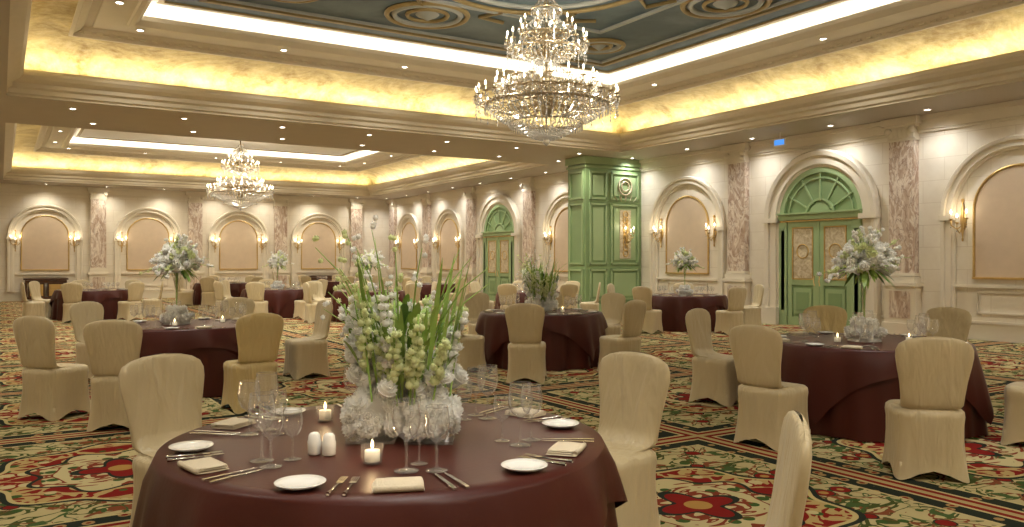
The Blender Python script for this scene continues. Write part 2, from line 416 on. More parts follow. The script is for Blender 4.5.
def arch_panel_mesh(hw, top=3.85):
    b = B(); zs = top-hw
    arch_sweep(b, hw-.26, zs, 0.36, [(0, E0), (0, .05), (.05, .06), (.06, .10), (.17, .10), (.18, .14), (.24, .15), (.26, .12), (.26, E0)], 0)
    for sx in (-1, 1):
        b.box(sx*(hw-.13), -.086, zs-.06, .31, .16, .10, 0)
    arch_fill(b, .80, 2.5, 1.2, .03, 1)
    arch_sweep(b, .78, 2.5, 1.2, [(0, .02), (0, .045), (.02, .055), (.045, .045), (.05, .02)], 2)
    b.box(0, -.035, 1.19, 1.65, .06, .04, 2)
    b.box(0, -.035, 1.03, 2*hw-.5, .06, .05, 0)
    for e in (-1, 1):
        b.box(0, -.02, .72+e*.2, 1.5, .03, .03, 0); b.box(e*.75, -.02, .72, .03, .03, .43, 0)
    return b.mesh('arched_wall_panel', [M_cream, M_fabric, M_gold])
me_a1 = arch_panel_mesh(1.42, 3.85); me_a2 = arch_panel_mesh(1.28, 3.75)
def door_mesh():
    b = B(); hw, zs = 1.12, 2.56
    arch_sweep(b, hw, zs, 0, [(0, E0), (0, .08), (.06, .09), (.07, .13), (.25, .13), (.26, .18), (.36, .2), (.4, .15), (.4, E0)], 0)
    for sx in (-1, 1):
        b.box(sx*1.32, -.12, zs-.06, .42, .21, .11, 0); b.box(sx*1.32, -.12, .2, .44, .22, .4, 0)
    arch_fill(b, hw, zs, 0.0, .015, 3)
    arch_sweep(b, hw-.12, zs, 0, [(0, .01), (0, .07), (.12, .07)], 2)
    b.box(0, -.065, zs, 2*hw, .12, .14, 2); b.box(0, -.095, zs+.08, 2*hw, .18, .04, 2); b.box(0, -.08, zs-.1, 2*hw-.1, .1, .03, 5)
    for k in range(1, 6):
        a = pi*k/6; M = Matrix.Translation((0, 0, zs)) @ Matrix.Rotation(-(a), 4, 'Y')
        b.box(.67, -.035, 0, .66, .04, .035, 2, M)
    arch_sweep(b, .36, zs, zs+.02, [(0, .01), (0, .06), (.05, .06), (.05, .01)], 2)
    arch_sweep(b, .86, zs, zs+.02, [(0, .01), (0, .05), (.03, .05), (.03, .01)], 2)
    arch_fill(b, .3, zs, zs+.07, .04, 2)
    for sx in (-1, 1):
        b.box(sx*.99, -.065, 1.22, .22, .1, 2.44, 2); b.box(sx*.99, -.09, 1.3, .10, .05, 1.9, 3)
        cx = sx*.44; w = .84
        b.box(cx, -.035, 1.23, w, .05, 2.42, 3)
        for ex in (-1, 1): b.box(cx+ex*(w/2-.06), -.065, 1.23, .12, .05, 2.42, 2)
        for z, h in ((.1, .2), (1.02, .14), (2.38, .14)): b.box(cx, -.065, z+.01, w, .05, h, 2)
        b.box(cx, -.065, 1.7, w-.28, .03, 1.16, 4)
        for ex in (-1, 1): b.box(cx+ex*(w/2-.14), -.08, 1.7, .025, .04, 1.2, 5)
        for z in (1.1, 2.3): b.box(cx, -.08, z, w-.26, .04, .025, 5)
        b.torus(.16, .015, 0, 24, 6, 5, Matrix.Translation((cx, -.085, 1.75)) @ Matrix.Rotation(pi/2, 4, 'X'))
        b.box(cx, -.07, .58, w-.34, .04, .6, 2); b.box(cx, -.085, .58, w-.5, .03, .42, 3)
        b.tube([(sx*.07, -.14, .95), (sx*.07, -.17, 1.05), (sx*.07, -.14, 1.18)], .014, 8, 5)
    b.box(0, -.08, 1.23, .05, .05, 2.42, 2)
    return b.mesh('door', [M_cream, M_dgreen, M_green2, M_green, M_pane, M_gold])
me_door = door_mesh()
def pilaster_mesh():
    b = B(); w = .56; e = E0
    def bx(d, z, ww, h, mi): b.box(0, -e-d/2, z, ww, d, h, mi)
    bx(.26, .12, w+.24, .24, 0); bx(.22, .62, w+.12, .76, 0); bx(.235, .62, w-.10, .56, 1)
    bx(.26, 1.04, w+.2, .08, 0); bx(.22, 1.14, w+.10, .12, 0); bx(.19, 1.24, w+.05, .06, 0)
    bx(.16, 2.64, w, 2.78, 1)
    bx(.18, 4.03, w+.06, .05, 0); bx(.2, 4.17, w+.02, .22, 0)
    bx(.24, 4.31, w+.12, .06, 0); bx(.28, 4.405, w+.24, .145, 0)
    for sx in (-1, 1):
        b.lathe([(.001, 0), (.07, 0), (.07, .06), (.001, .06)], 14, 0, True, Matrix.Translation((sx*(w/2-.02), -.2, 4.22)) @ Matrix.Rotation(pi/2, 4, 'X'))
    for i in range(5): b.leaf((-.2+i*.1, -.2, 4.07), (0, -.3, 1), .18, .09, 0, .0)
    return b.mesh('pilaster', [M_cream, M_marble])
me_pil = pilaster_mesh()
def sconce_mesh():
    b = B()
    b.lathe([(.001, -.02), (.05, -.02), (.07, -.005)], 16, 0, True, Matrix.Diagonal((1, 1, 2.6, 1)) @ Matrix.Rotation(pi/2, 4, 'X') @ Matrix.Diagonal((1, 1, -1, 1)))
    b.tube([(0, -.03, -.38), (0, -.045, -.2), (0, -.03, 0), (0, -.045, .2), (0, -.03, .36)], [.008, .03, .022, .03, .008], 8, 0)
    b.sphere((0, -.04, .38), .03, .03, .045, 10, 8, 0); b.sphere((0, -.04, -.38), .02, .02, .04, 10, 8, 0)
    for sx in (-1, 0, 1):
        yy = -.18 if sx else -.24; xx = sx*.15; zz = 0 if sx else -.08
        b.tube([(0, -.04, -.1), (xx*.5, yy*.6, -.18+zz), (xx, yy, -.1+zz), (xx, yy, .0+zz)], .012, 6, 0)
        b.lathe([(.01, 0), (.04, .02), (.045, .03)], 12, 0, True, Matrix.Translation((xx, yy, zz)))
        b.lathe([(.013, .02), (.013, .12)], 8, 1, True, Matrix.Translation((xx, yy, zz)))
        b.lathe([(.001, .12), (.02, .145), (.016, .17), (.001, .21)], 8, 2, True, Matrix.Translation((xx, yy, zz)))
        for k in range(3): b.octa((xx, yy, zz-.05-.045*k), .012, .02, 3)
    return b.mesh('wall_sconce', [M_gold, M_wax, M_bulb, M_crystal])
me_sc = sconce_mesh()
def on_right(name, me, s, z=0): return place(name, me, (XR, s, z), -pi/2)
def on_far(name, me, s, z=0): return place(name, me, (s, YF, z), 0)
def sc_lamp(o): light('sconce_lamp', 'POINT', (0, -.26, .22), 2.2, (1, .85, .62), o, shadow_soft_size=.05)
for s, me in ((7.8, me_a1), (3.3, me_a1), (-1.2, me_a1), (16.4, me_a1), (21.9, me_a1), (30.4, me_a2), (34.35, me_a2)):
    on_right('arched_wall_panel', me, s)
for s in (7.8, 3.3, 16.4, 21.9, 30.4, 34.35):
    for e in (-1, 1): sc_lamp(on_right('wall_sconce', me_sc, s+e*1.02, 2.32))
for i, s in enumerate((12.1, 26.3)): on_right('door_%d' % (i+1), me_door, s)
for s in (5.55, 1.05, 10.02, 14.5, 24.2, 28.4, 32.4, 36.02): on_right('pilaster', me_pil, s)
for s in (1.5, 5.2, 8.85, 12.45):
    on_far('arched_wall_panel', me_a2, s)
    for e in (-1, 1): sc_lamp(on_far('wall_sconce', me_sc, s+e*1.0, 2.32))
for s in (-.35, 3.34, 7.03, 10.67, 14.25): on_far('pilaster', me_pil, s)
b = B()
b.box(XR-.02, (YB+YF)/2, .16, .04, YF-YB, .32); b.box(XR-.03, (YB+YF)/2, .34, .06, YF-YB, .05); b.obj('baseboard_right', [M_cream])
b = B(); b.box((XL+XR)/2, YF-.02, .16, XR-XL, .04, .32); b.box((XL+XR)/2, YF-.03, .34, XR-XL, .06, .05); b.obj('baseboard_far', [M_cream])
b = B(); b.box(XL+.04, (YB+YF)/2, .16, .08, YF-YB, .32); b.obj('baseboard_left', [M_cream])
b = B()
for (o, z, h) in ((.05, 4.17, .05), (.08, 4.3, .2), (.14, 4.44, .09)): b.box(XR-o/2, (YB+YF)/2, z, o, YF-YB, h)
b.obj('trim_2', [M_cream])
b = B()
for (o, z, h) in ((.05, 4.17, .05), (.08, 4.3, .2), (.14, 4.44, .09)): b.box((XL+XR)/2, YF-o/2, z, XR-XL, o, h)
b.obj('trim_3', [M_cream])

# green partition column
b = B(); x0, x1, y0, y1 = 13.95, 15.99, 18.3, 19.15
cx, cyy, w, dd = (x0+x1)/2, (y0+y1)/2, x1-x0, y1-y0
b.box(cx, cyy, (ZS-.005)/2, w, dd, ZS-.01, 0)
b.box(cx-.03, cyy, .15, w+.05, dd+.1, .3, 1); b.box(cx-.03, cyy, 4.38, w+.06, dd+.12, .2, 1); b.box(cx-.02, cyy, 4.2, w+.04, dd+.07, .06, 1)
for (px, pw) in ((x0+.42, .62), (x0+1.40, 1.05)):
    for (z, h) in ((.85, .9), (2.3, 1.75), (3.68, .8)):
        for e in (-1, 1):
            b.box(px+e*(pw/2-.03), y0-.02, z, .05, .05, h, 1); b.box(px, y0-.02, z+e*(h/2-.03), pw, .05, .05, 1)
        b.box(px, y0-.012, z, pw-.24, .03, h-.24, 1)
px = x0+1.40
b.box(px, y0-.035, 2.3, .40, .03, 1.4, 2)
for R in (.24, .14): b.torus(R, .025, 0, 24, 6, 2, Matrix.Translation((px, y0-.04, 3.68)) @ Matrix.Rotation(pi/2, 4, 'X'))
for k in range(8): b.torus(.09, .018, 0, 16, 6, 3, Matrix.Translation((px, y0-.06, 1.75+k*.16)) @ Matrix.Rotation(pi/2, 4, 'X'))
for k in range(5): b.leaf((px-.3+.15*k, y0-.05, 3.25), ((k-2)*.4, -.1, 1), .2, .06, 2, 0)
for (z, h) in ((.85, .9), (2.3, 1.75), (3.68, .8)):
    for e in (-1, 1):
        b.box(x0-.02, cyy+e*.3, z, .05, .05, h, 1); b.box(x0-.02, cyy, z+e*(h/2-.03), .05, .6, .05, 1)
b.obj('panelled_green_column', [M_green, M_green2, M_pane, M_gold])
sc_lamp(place('wall_sconce', me_sc, (px, y0-.055, 2.32), 0))

for s in (1.5, 12.45):
    b = B(); b.box(0, -.45, .84, 1.5, .5, .06, 0); b.box(0, -.45, .74, 1.4, .42, .12, 0); b.box(0, -.45, .12, 1.45, .46, .08, 0)
    for e in (-1, 1):
        for yy in (-.27, -.63): b.lathe([(.05, 0), (.03, .1), (.05, .3), (.03, .5), (.05, .7)], 10, 0, True, Matrix.Translation((e*.66, yy, 0)))
        b.box(e*.32, -.45, .42, .54, .4, .56, 0); b.box(e*.32, -.66, .42, .44, .02, .44, 1)
    on_far('console_sideboard', b.mesh('console_sideboard', [M_wood, M_gold]), s)
b = B(); b.box(0, 0, 0, .05, .30, .15, 0); b.box(-.03, 0, 0, .012, .27, .12, 1); b.box(0, 0, .15, .02, .02, .16, 0)
b.obj('exit_sign', [M_white, M_sign], (15.2, 12.6, ZS-.24))

# ------------------------------------------------------------------ chandelier
def chandelier_mesh():
    b = B()
    b.tube([(0, 0, 3.45), (0, 0, 5.94)], .022, 8, 0)
    b.lathe([(.001, 5.95), (.22, 5.95), (.2, 5.88), (.08, 5.84), (.03, 5.78)], 24, 0)
    for z, r in ((3.9, .14), (4.35, .11), (4.7, .09), (5.0, .10), (5.45, .07)):
        b.lathe([(.02, z-.14), (r*.6, z-.1), (r, z), (r*.6, z+.08), (.02, z+.14)], 16, 0)
    def string(p0, p1, n, sag=0, r=.017, h=.022):
        for k in range(n):
            q = (k+.5)/n; b.octa((p0[0]+(p1[0]-p0[0])*q, p0[1]+(p1[1]-p0[1])*q, p0[2]+(p1[2]-p0[2])*q-sag*4*q*(1-q)), r, h, 1)
    def ringpt(R, z, a): return (R*cos(a), R*sin(a), z)
    tiers = [(3.98, 1.10, 28), (4.22, .78, 18), (4.84, .62, 18), (5.08, .40, 10)]
    for (z, R, n) in tiers:
        b.torus(R*.86, .022, z-.05, 48, 6, 0); b.torus(R*.5, .014, z-.02, 40, 6, 0)
        for i in range(n):
            a = 2*pi*i/n
            pts = []
            for q, rz, dz in ((0, .06, .02), (.3, .35, -.12), (.6, .7, -.10), (.85, .93, -.06), (1, 1, 0), (1, 1, .04)):
                pts.append((R*rz*cos(a), R*rz*sin(a), z+dz+.02))
            b.tube(pts, .012, 5, 0)
            M = Matrix.Translation((R*cos(a), R*sin(a), z+.05))
            b.lathe([(.01, 0), (.045, .012), (.05, .02)], 10, 0, True, M)
            b.lathe([(.012, .02), (.012, .1)], 6, 2, True, M)
            b.lathe([(.001, .1), (.016, .122), (.012, .145), (.001, .18)], 8, 3, True, M)
            for k in range(6):
                aa = a+2*pi*k/6
                b.octa((R*cos(a)+.045*cos(aa), R*sin(a)+.045*sin(aa), z+.02), .009, .03, 1)
            for k in range(4): b.octa((R*cos(a), R*sin(a), z-.05-.055*k), .016+.004*(k == 3), .024+.01*(k == 3), 1)
            string(ringpt(R, z+.02, a), ringpt(R, z+.02, a+2*pi/n), 7, .08*R+.03, .012, .016)
    N = 52
    for i in range(N):
        a = 2*pi*i/N
        string(ringpt(.96, 3.93, a), ringpt(.56, 3.66, a), 10, .05, .02, .026)
        string(ringpt(.56, 3.66, a), ringpt(.1, 3.42, a), 8, .04, .02, .026)
        b.octa(ringpt(.96, 3.84, a), .02, .055, 1); b.octa(ringpt(.56, 3.60, a), .02, .05, 1)
        if i % 2: string(ringpt(.12, 4.62, a), ringpt(.74, 4.30, a), 10, .09)
        if i % 2 == 0:
            string(ringpt(.54, 4.82, a), ringpt(.1, 4.60, a), 8, .05, .02, .026); b.octa(ringpt(.54, 4.74, a), .016, .045, 1)
            string(ringpt(.08, 5.45, a), ringpt(.36, 5.14, a), 7, .05)
            string(ringpt(.06, 5.62, a), ringpt(.24, 5.42, a), 4, .0); b.octa(ringpt(.24, 5.38, a), .014, .04, 1)
    b.torus(.96, .02, 3.94, 48, 6, 0); b.torus(.56, .018, 3.67, 40, 6, 0); b.torus(.24, .014, 5.42, 30, 6, 0)
    b.lathe([(.001, 3.30), (.05, 3.34), (.06, 3.38), (.03, 3.43), (.08, 3.46)], 14, 1)
    return b.mesh('crystal_chandelier', [M_brass, M_crystal, M_wax, M_bulb])
me_ch = chandelier_mesh()
for (x, y) in ((7.2, 10.45), (7.2, 29.5)):
    o = place('crystal_chandelier', me_ch, (x, y, 0))
    for k in range(6):
        a = k*pi/3+.2; light('candle_lamp', 'POINT', (.93*cos(a), .93*sin(a), 4.3), 18, (1, .90, .72), o, shadow_soft_size=.05)
    for k in range(3):
        a = k*2*pi/3; light('candle_lamp', 'POINT', (.5*cos(a), .5*sin(a), 5.15), 6, (1, .90, .72), o, shadow_soft_size=.05)

# ------------------------------------------------------------------ chairs
def chair_mesh(mat):
    b = B(); n = 48
    rings = [(0.0, .256, .272, .0, 4.5, .07), (.06, .246, .260, 0, 4.5, .045), (.16, .236, .25, 0, 4.2, .015), (.28, .228, .241, 0, 4, 0), (.38, .228, .241, 0, 4, 0), (.43, .234, .246, 0, 4, 0), (.465, .230, .240, 0, 4, 0),
             (.482, .212, .224, 0, 4, 0), (.490, .18, .14, .07, 4, 0), (.498, .19, .075, .155, 3.6, 0), (.52, .200, .05, .190, 3.2, 0), (.58, .204, .042, .205, 3, 0), (.68, .216, .038, .222, 3, 0), (.78, .236, .036, .238, 3, 0),
             (.85, .248, .034, .247, 3, 0), (.90, .247, .032, .253, 3, 0), (.94, .228, .030, .256, 2.8, 0), (.968, .180, .026, .258, 2.6, 0), (.986, .11, .02, .259, 2.4, 0), (.993, .03, .01, .26, 2, 0)]
    vs = []
    for (z, a_, b_, cy_, p, hem) in rings:
        for i in range(n):
            t = 2*pi*i/n; c_, s_ = cos(t), sin(t)
            x = a_*math.copysign(abs(c_)**(2/p), c_); y = cy_+b_*math.copysign(abs(s_)**(2/p), s_)
            corner = abs(sin(2*t))**.8
            pull = .03*(1-corner)*max(0, (.3-z)/.3)
            x *= 1-pull/.25; y = cy_+(y-cy_)*(1-pull/.25)
            if z >= .5 and s_ < 0: y += .012*(1-(x/.25)**2)
            vs.append((x, y, z+hem*(1-corner)))
    fs = []
    for k in range(len(rings)-1):
        for i in range(n): j = (i+1) % n; fs.append((k*n+i, k*n+j, (k+1)*n+j, (k+1)*n+i))
    fs.append(tuple(range((len(rings)-1)*n, len(rings)*n)))
    b.add(vs, fs, 0, True)
    for sx in (-1, 1):
        for sy in (-1, 1): b.lathe([(.014, 0), (.014, .12)], 8, 0, True, Matrix.Translation((sx*.20, sy*.21, 0)), True)
    me = b.mesh('dining_chair', [mat]); recalc(me); return me
me_c1 = chair_mesh(M_chair); me_c2 = chair_mesh(M_chair2)
def chair(lat, d, tlat, td, warm_lit=False, turn=0):
    x, y = fl(lat, d); tx, ty = fl(tlat, td); vx, vy = tx-x, ty-y
    place('dining_chair', me_c2 if warm_lit else me_c1, (x, y, 0), atan2(vx, -vy)+turn)

# ------------------------------------------------------------------ tables
TR = .905
def table_mesh(seed):
    rnd = random.Random(seed); b = B(); n = 144; ph = rnd.random()*6
    def fold(t): return .5+.5*sin(13*t+ph+1.3*sin(3*t+ph*2))*.7+.3*.5*sin(29*t+ph*3)
    prof = [(.02, .75), (.5, .75), (.87, .75)]
    vs = []; rows = []
    for r, z in prof: rows.append([(r*cos(2*pi*i/n), r*sin(2*pi*i/n), z) for i in range(n)])
    def rad(t, q): return TR-.012+.02*min(1, q*8)+fold(t)*.095*q**.8+.02*q
    for q in (0, .03, .1, .25, .45, .65, .85, 1):
        rows.append([(rad(2*pi*i/n, q)*cos(2*pi*i/n), rad(2*pi*i/n, q)*sin(2*pi*i/n), .742-.735*q if q > 0 else .746) for i in range(n)])
    for rw in rows: vs += rw
    fs = [(k*n+i, k*n+(i+1) % n, (k+1)*n+(i+1) % n, (k+1)*n+i) for k in range(len(rows)-1) for i in range(n)]
    b.add(vs, fs, 0, True); b.lathe([(.02, .75), (.0005, .75)], 12, 0, True)
    # square overlay cloth, corners hanging low
    rows = []; of = rnd.random()*1.5
    rows.append([(.9*TR*cos(2*pi*i/n), .9*TR*sin(2*pi*i/n), .753) for i in range(n)])
    for q in (0, .05, .15, .35, .6, .8, 1):
        row = []
        for i in range(n):
            t = 2*pi*i/n; tt = t+of
            s_ = 1.10/max(abs(cos(tt)), abs(sin(tt))); drop = s_-TR
            dq = drop*q; r = rad(t, dq/.735)+.016+(.014+.03*drop)*(1+sin(12*t+ph))*q
            row.append((r*cos(t), r*sin(t), .752-dq if q > 0 else .753))
        rows.append(row)
    vs = []
    for rw in rows: vs += rw
    fs = [(k*n+i, k*n+(i+1) % n, (k+1)*n+(i+1) % n, (k+1)*n+i) for k in range(len(rows)-1) for i in range(n)]
    b.add(vs, fs, 0, True); b.lathe([(.9*TR, .753), (.0005, .753)], n, 0, True)
    return b.mesh('round_banquet_table', [M_cloth])
me_tb = [table_mesh(k) for k in range(3)]
ZT = .7555
def p_plate(b, M): b.lathe([(.001, .006), (.05, .006), (.062, .012), (.083, .019), (.085, .017), (.06, .004), (.045, 0), (.001, 0)], 32, 0, True, M)
def p_napkin(b, M, mi=0):
    # folded linen: three soft pillowed layers, rounded fold at the front
    for k, (sx, sy, z0) in enumerate(((.172, .125, .0), (.166, .118, .008), (.160, .112, .015))):
        n = 8; vs = []
        for i in range(n+1):
            for j in range(n+1):
                u, v = i/n*2-1, j/n*2-1
                z = z0+.0085*(1-abs(u)**4)*(1-abs(v)**4)+.0015*sin(5*u+k*2)*(1-v*v)
                vs.append((u*sx/2*(1-.03*v*v)+.002*k, v*sy/2*(1-.03*u*u), z+.0015))
        b.add(vs, [(i*(n+1)+j, (i+1)*(n+1)+j, (i+1)*(n+1)+j+1, i*(n+1)+j+1) for i in range(n) for j in range(n)], mi, True, M)
        b.box(.002*k, 0, z0+.002, sx*.93, sy*.93, .004, mi, M)
    b.tube([(-.081, -.056, .0115), (0, -.058, .0115), (.081, -.056, .0115)], .0105, 8, mi, M)
def p_knife(b, M, mi=0):
    b.box(0, -.055, .004, .014, .09, .006, mi, M)
    b.add([(-.007, -.01, .003), (.007, -.01, .003), (.010, .06, .003), (.003, .12, .003), (-.005, .10, .003), (-.007, -.01, .006), (.007, -.01, .006), (.010, .06, .004), (.003, .12, .004), (-.005, .10, .004)],
          [(0, 1, 2, 3, 4), (5, 6, 7, 8, 9), (0, 1, 6, 5), (1, 2, 7, 6), (2, 3, 8, 7), (3, 4, 9, 8), (4, 0, 5, 9)], mi, False, M)
def p_fork(b, M, mi=0):
    b.tube([(0, -.1, .007), (0, -.05, .006), (0, .03, .006)], [.007, .005, .003], 6, mi, M)
    b.box(0, .045, .006, .024, .03, .003, mi, M)
    for k in range(4): b.box(-.0105+k*.007, .08, .008, .0035, .045, .003, mi, M)
def p_glass(b, M, s=1.0, mi=0):
    pr = [(.001, .001), (.034, .001), (.035, .003), (.008, .008), (.004, .015), (.0038, .085), (.010, .092), (.028, .105), (.038, .13), (.040, .155), (.034, .20)]
    b.lathe([(r*s*1.02, z*s) for r, z in pr], 24, mi, True, M)
    b.torus(.034*s*1.02, .0012*s, .20*s, 24, 5, mi, M)
def mk(fn, name, mats, *a):
    b = B(); fn(b, Matrix.Identity(4), *a); return b.mesh(name, mats)
me_plate = mk(p_plate, 'bread_plate', [M_china]); me_nap = mk(p_napkin, 'folded_napkin', [M_napkin])
me_knife = mk(p_knife, 'dinner_knife', [M_steel]); me_fork = mk(p_fork, 'dinner_fork', [M_steel])
me_g1 = mk(p_glass, 'wine_glass', [M_glass], 1.15); me_g2 = mk(p_glass, 'wine_glass', [M_glass], .95); me_g3 = mk(p_glass, 'water_goblet', [M_glass], 1.26)
def candle_mesh():
    b = B(); b.lathe([(.001, .002), (.03, .002), (.038, .01), (.042, .07)], 20, 0)
    b.lathe([(.001, .05), (.028, .05), (.028, .01)], 16, 1); b.lathe([(.001, .055), (.006, .065), (.004, .078), (.0005, .09)], 8, 2); return b.mesh('tealight_candle', [M_glass, M_wax, M_flame])
me_cand = candle_mesh()
def shaker_mesh():
    b = B(); b.lathe([(.001, 0), (.024, 0), (.026, .005), (.027, .05), (.024, .058), (.022, .075), (.014, .084), (.001, .086)], 20, 0); return b.mesh('salt_shaker', [M_china])
me_shk = shaker_mesh()

def seat_items(th0, seats=6):
    for k in range(seats):
        t = th0+2*pi*k/seats
        def P(r, a): return (r*cos(a), r*sin(a))
        a = t; yield ('plate', *P(.78, a), a)
        a = t+radians(9); yield ('fork', *P(.77, a), a+pi/2); a = t+radians(12.5); yield ('fork', *P(.77, a), a+pi/2)
        a = t+radians(24); yield ('napkin', *P(.78, a), a+pi/2+random.uniform(-.15, .15))
        a = t+radians(36); yield ('knife', *P(.77, a), a+pi/2); a = t+radians(39); yield ('knife', *P(.77, a), a+pi/2)
        a = t+radians(38); yield ('g1', *P(.61, a), 0); a = t+radians(28); yield ('g3', *P(.58, a), 0); a = t+radians(35); yield ('g2', *P(.49, a), 0)

names = dict(plate=('bread_plate', me_plate), fork=('dinner_fork', me_fork), napkin=('folded_napkin', me_nap), knife=('dinner_knife', me_knife), g1=('wine_glass', me_g1), g2=('wine_glass', me_g2), g3=('water_goblet', me_g3))
def settings_mesh():
    b = B()
    for (k, x, y, r) in seat_items(.3, 7):
        M = Matrix.Translation((x, y, 0)) @ Matrix.Rotation(r, 4, 'Z')
        if k == 'plate': b.lathe([(.001, .006), (.062, .012), (.085, .019), (.06, .002)], 16, 0, True, M)
        elif k == 'napkin': b.box(0, 0, .012, .17, .12, .024, 1, M)
        elif k[0] == 'g': b.lathe([(.034, .001), (.006, .01), (.004, .085), (.03, .105), (.041, .15), (.035, .2)], 10, 2, True, M)
        else: b.box(0, 0, .004, .015, .2, .005, 3, M)
    return b.mesh('place_settings', [M_china, M_napkin, M_glass, M_steel])
me_set = settings_mesh()

# ------------------------------------------------------------------ flowers
def low_centrepiece():
    b = B(); random.seed(3)
    for (cx, cy_, w, h) in ((-.115, -.06, .20, .18), (.125, -.07, .20, .18), (.01, .14, .22, .20)):
        for (ex, ey) in ((-1, -1), (1, -1), (1, 1), (-1, 1)): b.box(cx+ex*(w/2-.004), cy_+ey*(w/2-.004), h/2, .006, .006, h, 0)
        b.box(cx, cy_, .006, w, w, .012, 0)
        b.sphere((cx, cy_, .11), w*.48, w*.48, .105, 14, 8, 1)
        for k in range(70):          # flower heads packed outward-facing all round
            el = random.uniform(-.9, 1.45); a = random.random()*2*pi
            ca, sa = cos(a), sin(a); sq = 1/max(abs(ca), abs(sa))**.6
            rr = w*.47*sq*(cos(el)**.4 if el > .4 else 1)
            zz = .035+.15*(el+.9)/2.35
            b.mum((cx+rr*ca*(.98 if el < .8 else .6), cy_+rr*sa*(.98 if el < .8 else .6), zz+.015), random.uniform(.032, .048), 1, ax=(ca, sa, max(.15, el)))
    for k in range(60):      # loose blossoms mounded above the cubes
        a = random.random()*2*pi; r0 = random.uniform(.02, .21)
        b.mum((.01+r0*cos(a)*1.15, .02+r0*sin(a), .215+random.random()*.20*(1-r0/.32)), random.uniform(.034, .052), 1)
    for k in range(40):      # white delphinium spikes
        a = random.random()*2*pi; r0 = random.uniform(.02, .17); hgt = random.uniform(.2, .46)
        x, y = r0*cos(a)*1.3, r0*sin(a); lean = random.uniform(.02, .10)
        tip = (x+lean*cos(a), y+lean*sin(a), .18+hgt)
        b.tube([(x, y, .15), ((x+tip[0])/2, (y+tip[1])/2, .18+hgt*.5), tip], .0045, 5, 3)
        for j in range(9):
            q = .35+.65*j/9
            for e in range(2):
                p = (x+(tip[0]-x)*q+random.uniform(-.022, .022), y+(tip[1]-y)*q+random.uniform(-.022, .022), .16+(tip[2]-.16)*q)
                b.mum(p, .029-.010*q, (1, 4, 1, 1, 4)[k % 5], ((.5, 5), (1.3, 6)))
    for k in range(90):
        a = random.random()*2*pi; r0 = random.uniform(0, .18); x, y = r0*cos(a)*1.3, r0*sin(a)
        b.leaf((x, y, .28+random.random()*.22), (cos(a)*.6, sin(a)*.6, random.uniform(.7, 1.8)), random.uniform(.1, .24), random.uniform(.018, .036), 2 if k % 3 == 0 else 3, .35)
    for k in range(18):      # gladiolus-like upright blades
        a = random.random()*2*pi; x, y = .13*cos(a)*1.3, .1*sin(a)
        b.leaf((x, y, .18), (cos(a)*.22, sin(a)*.22, 1), random.uniform(.35, .66), .028, 3, .05)
    for k in range(26):
        a = random.random()*2*pi; L = random.uniform(.45, .80); sp = random.uniform(.05, .32)
        x, y = .1*cos(a), .08*sin(a); pts = []
        for q in (0, .25, .5, .75, 1): pts.append((x+sp*cos(a)*q**1.8, y+sp*sin(a)*q**1.8, .16+L*(q-.14*q**3*sp/.2)))
        b.tube(pts, [.005, .005, .0045, .0035, .0015], 4, 3)
        if k % 2 == 0:
            for j in range(9): p = pts[2+(j > 2)+(j > 5)]; b.mum((p[0]+random.uniform(-.02, .02), p[1]+random.uniform(-.02, .02), p[2]+random.uniform(-.06, .05)), .015, 4 if k % 4 else 1, ((.6, 4), (1.4, 5)))
    return b.mesh('flower_centrepiece', [M_glass, M_petal, M_leaf, M_stem, M_petal2])
me_fl = low_centrepiece()
def tall_centrepiece():
    b = B(); random.seed(5)
    b.lathe([(.001, .003), (.09, .003), (.09, .012), (.02, .03), (.014, .1), (.014, .42), (.03, .5), (.075, .66)], 20, 0)
    b.tube([(0, 0, .1), (.004, 0, .3), (0, 0, .66)], [.006, .008, .02], 6, 3)
    b.lathe([(.15, .0), (.14, .05), (.06, .10), (.04, .10)], 20, 1)
    for k in range(34):
        a = 2*pi*k/34; b.mum((.14*cos(a)+random.uniform(-.02, .02), .14*sin(a)+random.uniform(-.02, .02), .045+random.random()*.05), .05, 1, ax=(cos(a), sin(a), .7))
    for k in range(24):
        a = 2*pi*k/24; r = .03+.06*(k % 2); b.mum((r*cos(a), r*sin(a), .12+random.random()*.06), .055, 1)
    b.sphere((0, 0, .73), .15, .15, .12, 12, 8, 1)
    for k in range(120):
        a = random.random()*2*pi; e = random.uniform(-.5, 1.5); r = random.uniform(.14, .26)
        dv = (cos(a)*cos(e), sin(a)*cos(e), sin(e))
        b.mum((r*dv[0], r*dv[1], .74+r*dv[2]*.85), random.uniform(.038, .062), 1 if k % 6 else 4, ((.3, 5), (.9, 7), (1.5, 7)), ax=dv)
    for k in range(55):
        a = random.random()*2*pi; e = random.uniform(-.7, .9)
        d = (cos(a)*cos(e), sin(a)*cos(e), sin(e)); b.leaf((d[0]*.10, d[1]*.10, .70+d[2]*.04), d, random.uniform(.16, .25), random.uniform(.03, .05), 2 if k % 2 else 3, .3)
    for k in range(36):
        a = random.random()*2*pi; e = random.uniform(-.1, 1.4); L = random.uniform(.32, .50); pts = []
        for q in (0, .35, .7, 1): pts.append((L*q*cos(a)*cos(e), L*q*sin(a)*cos(e), .70+L*q*sin(e)-.12*q*q*cos(e)))
        b.tube(pts, [.005, .004, .004, .002], 4, 3)
        for j in range(8):
            q = random.uniform(.5, 1); i = 2 if q > .7 else 1; p0, p1 = pts[i], pts[i+1]; w = random.random()
            b.mum([p0[c]+(p1[c]-p0[c])*w+random.uniform(-.015, .015) for c in range(3)], .024, 4 if k % 3 == 0 else 1, ((.6, 4), (1.4, 5)))
    return b.mesh('tall_flower_vase', [M_glass, M_petal, M_leaf, M_stem, M_petal2])
me_tall = tall_centrepiece()
random.seed(11)

